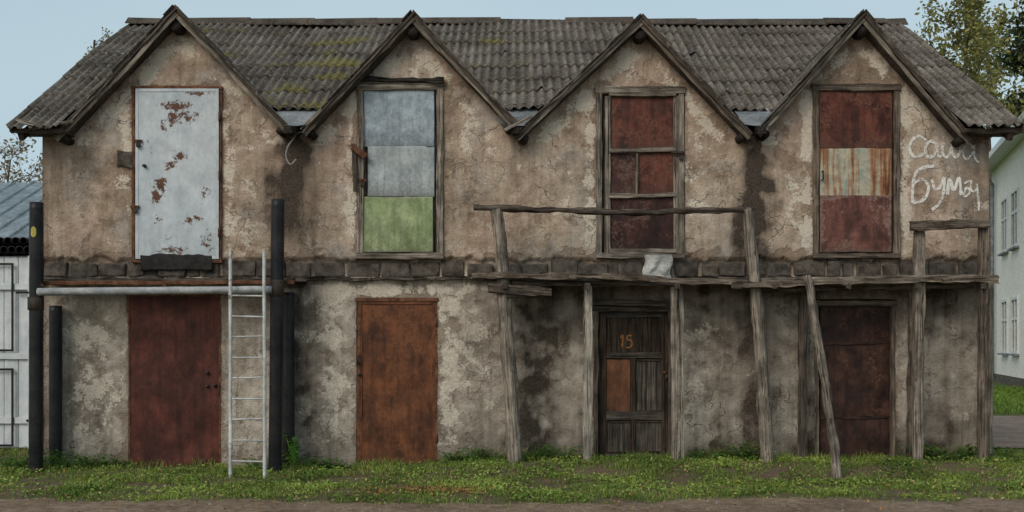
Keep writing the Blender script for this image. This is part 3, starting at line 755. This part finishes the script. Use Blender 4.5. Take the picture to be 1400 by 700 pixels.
def leafquads(cent,size,colf,name,mat,flat=.6,parent=None):
    V=[];F=[];C=[]
    for p in cent:
        s=size*random.uniform(.6,1.4)
        n=Vector((random.gauss(0,1),random.gauss(0,1),random.gauss(0,1)+flat*3)).normalized()
        u=n.orthogonal().normalized(); u.rotate(Matrix.Rotation(random.uniform(0,6.28),3,n)); v=n.cross(u)
        o=len(V); c=colf(p)
        V+=[p-u*s,p+v*s*.5,p+u*s,p-v*s*.5]; F.append((o,o+1,o+2,o+3)); C+=[(*c,1)]*4
    ob=mk(name,V,F,mat,parent); setattr_col(ob,'c',C); return ob
pts=[]
while len(pts)<28000:
    x=random.uniform(-10,11);y=random.uniform(-3.3,-.05)
    if random.random()<dens(x,y)*(.5+.9*fbm(x*1.7,y*1.7,14,3)): pts.append(Vector((x,y,gh(x,y)+random.uniform(.01,.07))))
o=leafquads(pts,.02,lambda p:gcol(p.x,p.y),'clover',M_grass); o["kind"]='stuff'; o["label"]='low clover leaves spread among the grass'; o["category"]='clover'
pts=[]
for i in range(1500):
    x=random.uniform(-8,8);y=random.uniform(-3.6,-.2); pts.append(Vector((x,y,gh(x,y)+random.uniform(.015,.06))))
for i in range(1000):
    x=random.gauss(-1.0,.5);y=random.gauss(-2.15,.18); pts.append(Vector((x,y,gh(x,y)+random.uniform(.008,.03))))
lc=[(.30,.15,.045),(.34,.21,.06),(.18,.09,.04),(.24,.12,.055)]
o=leafquads(pts,.02,lambda p:random.choice(lc),'fallen_leaves',M_grass,1.0); o["kind"]='stuff'; o["label"]='brown and yellow fallen leaves scattered on grass'; o["category"]='leaves'
V=[];F=[]
for i in range(1100):
    x=random.uniform(-8,8);y=random.uniform(-4.5,-2.75); r=random.uniform(.005,.018)*(1.8 if random.random()<.05 else 1); z=gh(x,y)+.012; o=len(V)
    for k in range(5): V.append((x+r*math.cos(k*1.257+i)*random.uniform(.7,1.2),y+r*math.sin(k*1.257+i)*random.uniform(.7,1.2),z-.004))
    V.append((x,y,z+r*.6))
    for k in range(5): F.append((o+k,o+(k+1)%5,o+5))
o=mk('gravel',V,F,mat_simple('gravel_stone',(.14,.115,.095),(.28,.24,.20),5)); o["kind"]='stuff'; o["label"]='small stones scattered over the dirt track'; o["category"]='gravel'

def weed(x,y,h,n,size,col,label,name='weed',cat='weed',wide=.8):
    e=empty(name,(x,y,gh(x,y)),label,cat); V=[];F=[];C=[]
    for i in range(n):
        a=random.uniform(0,6.28); out=random.uniform(.2,1)*h*wide; zz=random.uniform(.15,1)*h
        b=Vector((x,y,gh(x,y))); tip=b+Vector((math.cos(a)*out,math.sin(a)*out*.5,zz))
        tip.y=min(tip.y,-.03)
        s=size*random.uniform(.6,1.3); d=Vector((math.cos(a),math.sin(a),random.uniform(-.5,.5))).normalized(); sd=d.cross(Vector((0,0,1))).normalized()
        o=len(V); c=tuple(k*random.uniform(.6,1.3) for k in col)
        V+=[tip-d*s*.6,tip+sd*s*.42-d*s*.1,tip+sd*s*.3+d*s*.4,tip+d*s,tip-sd*s*.3+d*s*.4,tip-sd*s*.42-d*s*.1]
        F.append((o,o+1,o+2,o+3,o+4,o+5)); C+=[(*c,1)]*6
        o=len(V); mid=(b+tip)/2+Vector((0,0,h*.08)); w=.0035
        V+=[b+Vector((-w,0,0)),b+Vector((w,0,0)),mid+Vector((w,0,0)),mid+Vector((-w,0,0)),tip+Vector((w*.5,0,0)),tip-Vector((w*.5,0,0))]
        F+=[(o,o+1,o+2,o+3),(o+3,o+2,o+4,o+5)]; C+=[(*c,1)]*6
    ob=mk('leaves',V,F,M_leaf,e); setattr_col(ob,'c',C); return e
for px,h,n in ((8,.20,60),(30,.22,60),(62,.26,80),(92,.26,80),(118,.24,70),(140,.20,70),(160,.15,50),(350,.20,60),(425,.20,60),(445,.17,50),(462,.16,50),(620,.18,60),(640,.22,60),(655,.21,60),(675,.18,50),(732,.22,60),(752,.18,60),(775,.20,60),(955,.18,60),(985,.16,50),(1290,.18,60),(1375,.20,60)):
    x=(px-700)/100*.98; weed(x,random.uniform(-.40,-.2) if x>-6.4 else -.3,h,n,.045,(.085,.165,.035),'low green leafy weeds at the wall foot',wide=1.3)
for px,h,n in ((1015,.26,110),(1032,.20,70),(1262,.24,90),(1275,.18,60),(1320,.20,70),(1332,.24,90)): weed(q(px)*.98,-.3,h,n,.05,(.11,.185,.04),'bushy green weed clump against the wall',wide=1.2)
weed(q(406),-.22,.46,80,.05,(.15,.32,.04),'bright green sapling growing beside black post','sapling','plant',.3)

# ------------------------------------------------------------ left pipe frame
def frame_base(px,y): 
    x=P(px,640,y).x; return Vector((x,y,gh(x,y)-.05))
A=empty('pipe_platform',(q(215),-.4,0),'black and grey steel pipe platform frame beside the wall','platform')
def post(px0,py0,px1,y,r,mat=M_black_paint,name='post',n=20,par=A,hollow=True,label=None):
    t=P(px0,py0,y); b=frame_base(px1,y)
    return bar(name,b,t,r*2,r*2,mat,par,round_=True,jit=.0008,n=n,hollow=hollow,label=label)
p1=post(50,277,49,-.6,.088); 
bar('collar',P(49,424,-.6),P(49,406,-.6),.2,.2,M_iron,A,round_=True,jit=.001); 
V=[];F=[];c0=P(50,318,-.6)
for i in range(9):
    for j in range(2):
        a=math.radians(-90+(-22+i*5.5)); V.append((c0.x+.0925*math.cos(a),c0.y+.0925*math.sin(a),c0.z+(-.07 if j==0 else .07)*math.sqrt(max(0.05,1-((i-4)/4.4)**2))))
for i in range(8): F.append((2*i,2*i+2,2*i+3,2*i+1))
mk('yellow_mark',V,F,M_yellow,A)
post(76,418,76,-.12,.085); post(380,273,376,-.6,.086); post(394,400,394,-.12,.085)
bar('collar',P(378,405,-.6),P(378,383,-.6),.195,.195,M_iron,A,round_=True,jit=.001)
M_pipe=mat_metal('grey_pipe_paint',(.27,.285,.29),(.38,.39,.385),.58,streak=.3,dirt=.5)
M_lad=mat_metal('pale_ladder_paint',(.38,.39,.38),(.52,.52,.50),.58,streak=.25,dirt=.4)
bar('rail_pipe',P(52,399,-.66),P(372,396,-.66),.10,.10,M_pipe,A,round_=True,jit=.001,label='grey painted horizontal pipe')
bar('rail_pipe',P(60,387,-.5),P(402,386,-.5),.045,.05,M_rust,A,jit=.003,label='rusty steel angle')
bar('deck_plank',P(60,384,-.3),P(402,383,-.3),.035,.18,M_woodd,A); bar('deck_plank',P(70,385,-.1),P(420,384,-.1),.03,.16,M_woodb,A)
for px in(56,380,225): bar('cross_beam',P(px,390,-.64),P(px,387,.04),.05,.05,M_rust,A)
Ld=empty('ladder',P(338,655,-1.12),'pale metal ladder leaning on the horizontal pipe','ladder')
for px in(315,362): bar('rail',P(px,657,-1.12),P(px-(0 if px<330 else 1),343,-.74),.045,.045,M_lad,Ld,round_=True,jit=.0015)
for i in range(9):
    t=i/8; py=630-t*(630-404); 
    yy=-1.12+(657-py)/314*.38
    bar('rung',P(315,py,yy),P(362,py+random.uniform(-1.5,1.5),yy),.022,.024,M_lad,Ld,round_=True,jit=.001)

# ------------------------------------------------------------ wooden balcony
Wd=empty('wooden_balcony',(q(1000),-.4,0),'rickety weathered timber balcony frame with leaning posts','balcony')
def wpost(a,pa,b,y,w,h,mat,rd=False,taper=1,bend=0,jit=.006):
    t=P(a,pa,y); bb=frame_base(b,y)
    return bar('post',bb,t,w,h,mat,Wd,round_=rd,taper=taper,bend=bend,jit=jit,n=14)
wpost(679,287,704,-.5,.20,.19,M_wood,True,.82,.02,.012)
wpost(1023,286,1049,-.5,.18,.17,M_wood,True,.78,.02,.012)
bar('handrail',P(648,283,-.51),P(1030,286,-.51),.08,.08,M_woodd,Wd,round_=True,bend=-.05,jit=.012,taper=.85)
wpost(804,391,803,-.45,.11,.05,M_woodp); wpost(921,392,923,-.45,.085,.07,M_wood,jit=.004); wpost(931,392,933,-.40,.05,.05,M_woodp,jit=.003)
wpost(1098,398,1097,-.2,.12,.06,M_woodd); wpost(1246,398,1243,-.2,.06,.06,M_woodb)
wpost(1257,308,1254,-.5,.125,.11,M_wood,jit=.006); wpost(1343,310,1342,-.5,.10,.09,M_woodb,jit=.006)
bar('handrail',P(1245,309,-.57),P(1351,305,-.57),.11,.10,M_woodb,Wd,jit=.01)
wpost(1354,388,1352,-.25,.08,.08,M_wood,True)
bar('beam',P(646,377,-.60),P(1040,389,-.60),.065,.06,M_woodb,Wd,jit=.014,bend=.03)
bar('beam',P(700,388,-.46),P(1110,386,-.48),.055,.07,M_woodd,Wd,jit=.012)
bar('beam',P(1000,390,-.62),P(1364,381,-.62),.075,.07,M_woodb,Wd,jit=.012,bend=.012)
bar('beam',P(1040,382,-.54),P(1362,377,-.54),.04,.07,M_wood,Wd,jit=.009)
bar('beam',P(1090,396,-.42),P(1330,391,-.42),.05,.07,M_woodd,Wd,jit=.006)
for i,yy in enumerate((-.46,-.31,-.16,-.03)):
    bar('deck_plank',P(660+i*9,383,yy),P(1348-i*6,381,yy),.03,.135,M_woodd,Wd,jit=.006)
for px in(690,803,926,1060,1160,1255,1345): bar('joist',P(px,391,-.66),P(px,389,.03),.07,.07,M_woodd,Wd)
bar('support_block',P(668,394,-.5),P(754,399,-.5),.12,.22,M_woodd,Wd,jit=.012)
bar('support_block',P(690,403,-.5),P(742,404,-.5),.06,.12,M_woodd,Wd,jit=.01)
bar('brace',P(1012,395,-.4),P(1112,398,-.4),.06,.05,M_woodd,Wd)
b0=P(1146,656,-1.25); b0.z=gh(b0.x,b0.y)-.01
lp=bar('leaning_pole',b0,P(1104,377,-.70),.11,.10,M_wood,None,round_=True,taper=.85,bend=.02,jit=.012); lp["label"]='slim weathered wooden pole leaning against the balcony edge'; lp["category"]='pole'
V=[];F=[];nx,nz=30,28
for j in range(nz+1):
    for i in range(nx+1):
        u=i/nx;v=j/nz; px=880+38*u+2*math.sin(v*7); py=348+35*v*(1+.05*math.sin(u*9)); y=-.10-.05*sm(0,.8,v)+.018*math.sin(u*11+v*3)+.03*fbm(u*3,v*3,0,3)
        V.append(P(px,py,y))
for j in range(nz):
    for i in range(nx): F.append((j*(nx+1)+i,(j+1)*(nx+1)+i,(j+1)*(nx+1)+i+1,j*(nx+1)+i+1))
o=mk('rag',V,F,mat_simple('dirty_cloth',(.28,.275,.26),(.48,.47,.44),5,.95),smooth=True); o["label"]='dirty white rag hanging over the ledge below a door'; o["category"]='rag'

# ------------------------------------------------------------ left shed
Sh=empty('shed',(-10,2.8,0),'low white plank shed with blue-grey metal roof','shed')
M_wplank=mat_metal('white_painted_planks',(.52,.56,.58),(.64,.67,.68),.72,streak=.18,dirt=.2,rustlo=(.16,.15,.14),rusthi=(.28,.26,.24),mott=.08)
ys=2.8
boxes('wall',[(-14,-7.86,ys+.1,7,-.1,3.15)],M_wplank,Sh,.01)
x0=P(45,500,ys).x
d=boxes('door',[(x0-.235*(i+1),x0-.235*i-.008,ys,ys+.08,P(0,612,ys).z,P(0,352,ys).z) for i in range(9)],M_wplank,Sh,.006,'white plank double door')
for py in(392,487,575):
    bar('strap',P(-60,py,ys-.03),P(40,py,ys-.03),.10,.03,M_wplank,d,jit=.001)
for (a,c,b,e) in((-30,361,18.5,361),(17,362,17,479),(-30,479,18.5,479),(-30,505,18.5,505),(17,505,17,609),(-30,609,18.5,609),(22,400,42,400),(36,575,44,575)):
    bar('iron_band',P(a,c,ys-.06),P(b,e,ys-.06),.035,.015,M_black_paint,d,jit=.0005)
bar('threshold',P(-100,622,ys-.1),P(46,622,ys-.1),.20,.3,M_woodd,Sh)
bar('corner_post',P(43,625,ys-.02),P(43,350,ys-.02),.09,.09,M_wplank,Sh)
V=[];F=[];xs=np.arange(-14,-7.7,.03).tolist()
for j in range(2):
    for x in xs:
        ph=((x+14)%.35)/.35; h=.035 if ph<.12 else 0
        V.append((x,2.95+j*3.2,3.42+j*1.45+h))
for i in range(len(xs)-1): F.append((i,i+1,len(xs)+i+1,len(xs)+i))
M_broof=mat_metal('blue_grey_roof_paint',(.15,.19,.22),(.22,.27,.295),.68,streak=.3,dirt=.3)
mk('roof',V,F,M_broof,Sh); mk('roof_gable_end',[(-7.87,2.97,3.1),(-7.87,6.1,3.1),(-7.87,6.1,4.8),(-7.87,2.97,3.4)],[(0,1,2,3)],M_wplank,Sh)
mk('rear_roof_slope',[(-14,6.15,4.87),(-7.7,6.15,4.87),(-7.7,8.5,3.8),(-14,8.5,3.8)],[(0,1,2,3)],M_broof,Sh)
for row,(py,off) in enumerate(((341,0),(329,5.5))):
    for i in range(11-row):
        px=37-off-i*10.8
        p=P(px,py,2.70)
        o=bar('pipe',p,p+Vector((0,1.5 if row==0 else 1.2,0)),.122,.122,M_black_paint,None,round_=True,jit=.0005,n=16,hollow=True)
        o["label"]='black hollow pipe stacked on top of the shed wall'; o["category"]='pipe'; o["group"]='black pipes stacked on the shed'

# ------------------------------------------------------------ pale house at right
H=empty('house',(20,26,0),'pale plastered two-storey house with white windows','house')
M_hw=mat_simple('cream_render',(.80,.73,.655),(.85,.785,.71),1.2,.9,.2)
M_hroof=mat_metal('light_metal_roof',(.42,.46,.50),(.52,.56,.60),.8,streak=.2,dirt=.2,mott=.1)
M_wh=mat_simple('white_window_paint',(.62,.62,.6),(.7,.7,.68),3,.6,.1)
M_glass=NT('window_glass',.08,0,.5); M_glass.color((.03,.04,.05)); M_glass=M_glass.m
A0=Vector((22.3,33.6,0)); dv=Vector((-2.45,-7.9,0)); dv.normalize(); nv=Vector((-dv.y,dv.x,0))
if nv.x<0: nv=-nv
HM=Matrix(((dv.x,nv.x,0,A0.x),(dv.y,nv.y,0,A0.y),(0,0,1,0),(0,0,0,1)))
def hb(name,L,mat,bevel=.0,par=H,label=None):
    V=[];F=[]
    for (x0,x1,y0,y1,z0,z1) in L:
        o=len(V)
        for q_ in ((x0,y0,z0),(x1,y0,z0),(x1,y1,z0),(x0,y1,z0),(x0,y0,z1),(x1,y0,z1),(x1,y1,z1),(x0,y1,z1)): V.append(HM@Vector(q_))
        for f in ((3,2,1,0),(4,5,6,7),(0,1,5,4),(1,2,6,5),(2,3,7,6),(3,0,4,7)): F.append(tuple(o+i for i in f))
    return mk(name,V,F,mat,par,bevel=bevel,label=label)
hb('wall',[(0,16,.0,9,-.2,10.0)],M_hw); hb('plinth',[(-.05,16.05,-.06,9.05,-.2,.35)],M_block)
V=[HM@Vector(v) for v in((-.6,-.7,9.85),(16.6,-.7,9.85),(16.6,4.5,12.2),(-.6,4.5,12.2),(16.6,9.7,9.85),(-.6,9.7,9.85))]
mk('roof',V,[(0,1,2,3),(3,2,4,5),(0,3,5),(1,4,2)],M_hroof,H)
hb('cornice',[(-.6,16.6,-.7,-.55,9.62,9.87),(-.6,16.6,-.55,0,9.7,9.84)],M_wh)
for s0 in(3.2,5.75,9.6,13.2):
    for z0,z1 in((1.4,3.5),(5.7,7.85)):
        wn=hb('window',[(s0,s0+1.36,-.01,.02,z0,z1)],M_glass)
        hb('frame',[(s0-.1,s0+.02,-.07,.0,z0-.1,z1+.1),(s0+1.34,s0+1.46,-.07,.0,z0-.1,z1+.1),(s0+.02,s0+1.34,-.07,0,z1-.02,z1+.1),(s0+.02,s0+1.34,-.07,0,z0-.1,z0+.02),(s0+.64,s0+.72,-.06,0,z0,z1),(s0,s0+1.36,-.05,0,z0+.6*(z1-z0),z0+.65*(z1-z0))],M_wh,par=wn)
        hb('sill',[(s0-.15,s0+1.5,-.2,0,z0-.18,z0-.11)],M_zinc,par=wn)
p=HM@Vector((1.3,-.15,0))
bar('downpipe',(p.x,p.y,.3),(p.x,p.y,8.9),.16,.16,M_zinc,H,round_=True,jit=.001)
bar('downpipe',(p.x,p.y,8.9),tuple(HM@Vector((1.0,-.6,9.6))),.16,.16,M_zinc,H,round_=True,jit=.001)

# ------------------------------------------------------------ trees
M_bark=mat_simple('bark',(.07,.056,.045),(.16,.13,.105),6,.95,.8,.03)
def tree(name,base,height,spread,seed,lpt,lsize,cols,label,nlat=16,start=.25,cat='tree',up=0.04):
    rs=random.Random(seed); e=empty(name,base,label,cat); V=[];F=[];tips=[]
    def tube(pts,r0,r1):
        n=5;o=len(V)
        for i,p in enumerate(pts):
            t=i/(len(pts)-1); r=r0+(r1-r0)*t; d=(pts[min(i+1,len(pts)-1)]-pts[max(i-1,0)]).normalized(); u=d.orthogonal().normalized(); v=d.cross(u)
            for k in range(n): V.append(p+(u*math.cos(k*6.283/n)+v*math.sin(k*6.283/n))*r)
        for i in range(len(pts)-1):
            for k in range(n): F.append((o+i*n+k,o+i*n+(k+1)%n,o+(i+1)*n+(k+1)%n,o+(i+1)*n+k))
    def grow(p,d,L,r,lv):
        pts=[p];n=5
        for i in range(n):
            d=(d+Vector((rs.gauss(0,.14),rs.gauss(0,.14),rs.gauss(up,.1)))).normalized(); p=p+d*L/n; pts.append(p)
        tube(pts,r,r*.35)
        if lv==0: tips.extend(pts[1:]); return
        if lv==1: tips.extend(pts[3:])
        for i in range(3+(lv>1)*2):
            k=rs.randint(1,n); dd=(d+Vector((rs.gauss(0,.75),rs.gauss(0,.75),rs.gauss(.05,.5)))).normalized()
            grow(pts[k],dd,L*rs.uniform(.4,.65),r*.5,lv-1)
    b=Vector(base); pts=[b]; d=Vector((0,0,1))
    for i in range(10):
        d=(d+Vector((rs.gauss(0,.05),rs.gauss(0,.05),.1))).normalized(); b=b+d*height/10; pts.append(b)
    tube(pts,height*.014,height*.003)
    for i in range(nlat):
        t=start+(1-start)*(i+rs.random())/nlat; k=min(9,int(t*10)); p=pts[k].lerp(pts[k+1],t*10-k)
        a=i*2.4+rs.random(); dd=Vector((math.cos(a),math.sin(a),rs.uniform(.3,1.0))).normalized()
        grow(p,dd,spread*(1.15-t*.75)*rs.uniform(.7,1.15),height*.007*(1.2-t),2)
    mk('trunk',V,F,M_bark,e,smooth=True)
    if lpt:
        c=[]
        for p in tips:
            for i in range(lpt):
                c.append(p+Vector((rs.gauss(0,.16),rs.gauss(0,.16),rs.gauss(-.05,.16)))*(spread/3))
        if len(c)>60000: c=rs.sample(c,60000)
        def cf(p):
            k=fbm(p.x*.8,p.y*.8,p.z*.8,2)*.5+.5; a=cols[0];b_=cols[1]; k=min(1,max(0,k+random.uniform(-.3,.3)))
            return tuple(a[i]+(b_[i]-a[i])*k for i in range(3))
        leafquads(c,lsize,cf,'crown',M_leaf,.2,e)
    return e
def at(px,d): return ((px-700)*d/1400,d-D,0)
tree('tree',at(1318,36),14.0,2.9,3,3,.09,((.13,.14,.04),(.34,.31,.10)),'tall autumn tree with thin yellow-green leaves behind the building',18,.62,up=.12)
tree('tree',at(1396,56),21.0,4.2,5,8,.17,((.02,.034,.016),(.08,.10,.04)),'tall dense dark green tree behind the house',22,.58,up=.12)
tree('tree',at(1352,58),20.5,4.2,8,2,.15,((.14,.15,.05),(.34,.31,.10)),'yellowing tree beyond the house',16,.6,up=.1)
tree('tree',at(130,30),10.65,1.3,11,1,.05,((.2,.16,.07),(.3,.26,.12)),'nearly bare tree behind the roof',9,.62)
tree('tree',at(12,27),6.6,2.4,13,1,.06,((.2,.15,.08),(.32,.24,.14)),'bare brown tree behind the shed',16,.3)
tree('tree',at(30,33),7.0,2.2,17,1,.06,((.2,.15,.08),(.32,.24,.14)),'bare brown tree behind the shed',16,.3)

# ------------------------------------------------------------ light, sky, camera
wd=bpy.data.worlds.new('World'); scene.world=wd; wd.use_nodes=True; nt=wd.node_tree; bg=nt.nodes['Background']
sk=nt.nodes.new('ShaderNodeTexSky'); sk.sky_type='NISHITA'; sk.sun_disc=False
el=math.radians(38); az=math.radians(215)
sk.sun_elevation=el; sk.sun_rotation=az; sk.air_density=1.0; sk.dust_density=3; sk.ozone_density=1.2
tc=nt.nodes.new('ShaderNodeTexCoord'); mp=nt.nodes.new('ShaderNodeMapping'); mp.inputs['Scale'].default_value=(1,1,3)
no=nt.nodes.new('ShaderNodeTexNoise'); no.inputs['Scale'].default_value=1.6; no.inputs['Detail'].default_value=5
nt.links.new(tc.outputs['Generated'],mp.inputs[0]); nt.links.new(mp.outputs[0],no.inputs['Vector'])
rp=nt.nodes.new('ShaderNodeMapRange'); rp.inputs[1].default_value=.35; rp.inputs[2].default_value=.65; rp.inputs[3].default_value=.66; rp.inputs[4].default_value=.86
nt.links.new(no.outputs['Fac'],rp.inputs[0])
mx=nt.nodes.new('ShaderNodeMix'); mx.data_type='RGBA'; nt.links.new(rp.outputs[0],mx.inputs[0]); nt.links.new(sk.outputs[0],mx.inputs[6]); mx.inputs[7].default_value=(3.5,4.45,4.8,1)
nt.links.new(mx.outputs[2],bg.inputs[0]); bg.inputs[1].default_value=.15
sd=bpy.data.lights.new('sun','SUN'); sd.energy=1.5; sd.angle=math.radians(30); sd.color=(1,.90,.79)
so=bpy.data.objects.new('sun',sd); COL.objects.link(so)
dirv=Vector((math.sin(az)*math.cos(el),math.cos(az)*math.cos(el),math.sin(el)))
so.rotation_euler=dirv.to_track_quat('Z','Y').to_euler()
cd=bpy.data.cameras.new('camera'); co=bpy.data.objects.new('camera',cd); COL.objects.link(co)
co.location=(0,-D,EYE); co.rotation_euler=(math.radians(90),0,0); cd.lens=36; cd.sensor_width=36; cd.shift_y=120/1400; cd.clip_end=3000
scene.camera=co
scene.view_settings.view_transform='Standard'; scene.view_settings.look='None'; scene.view_settings.exposure=0
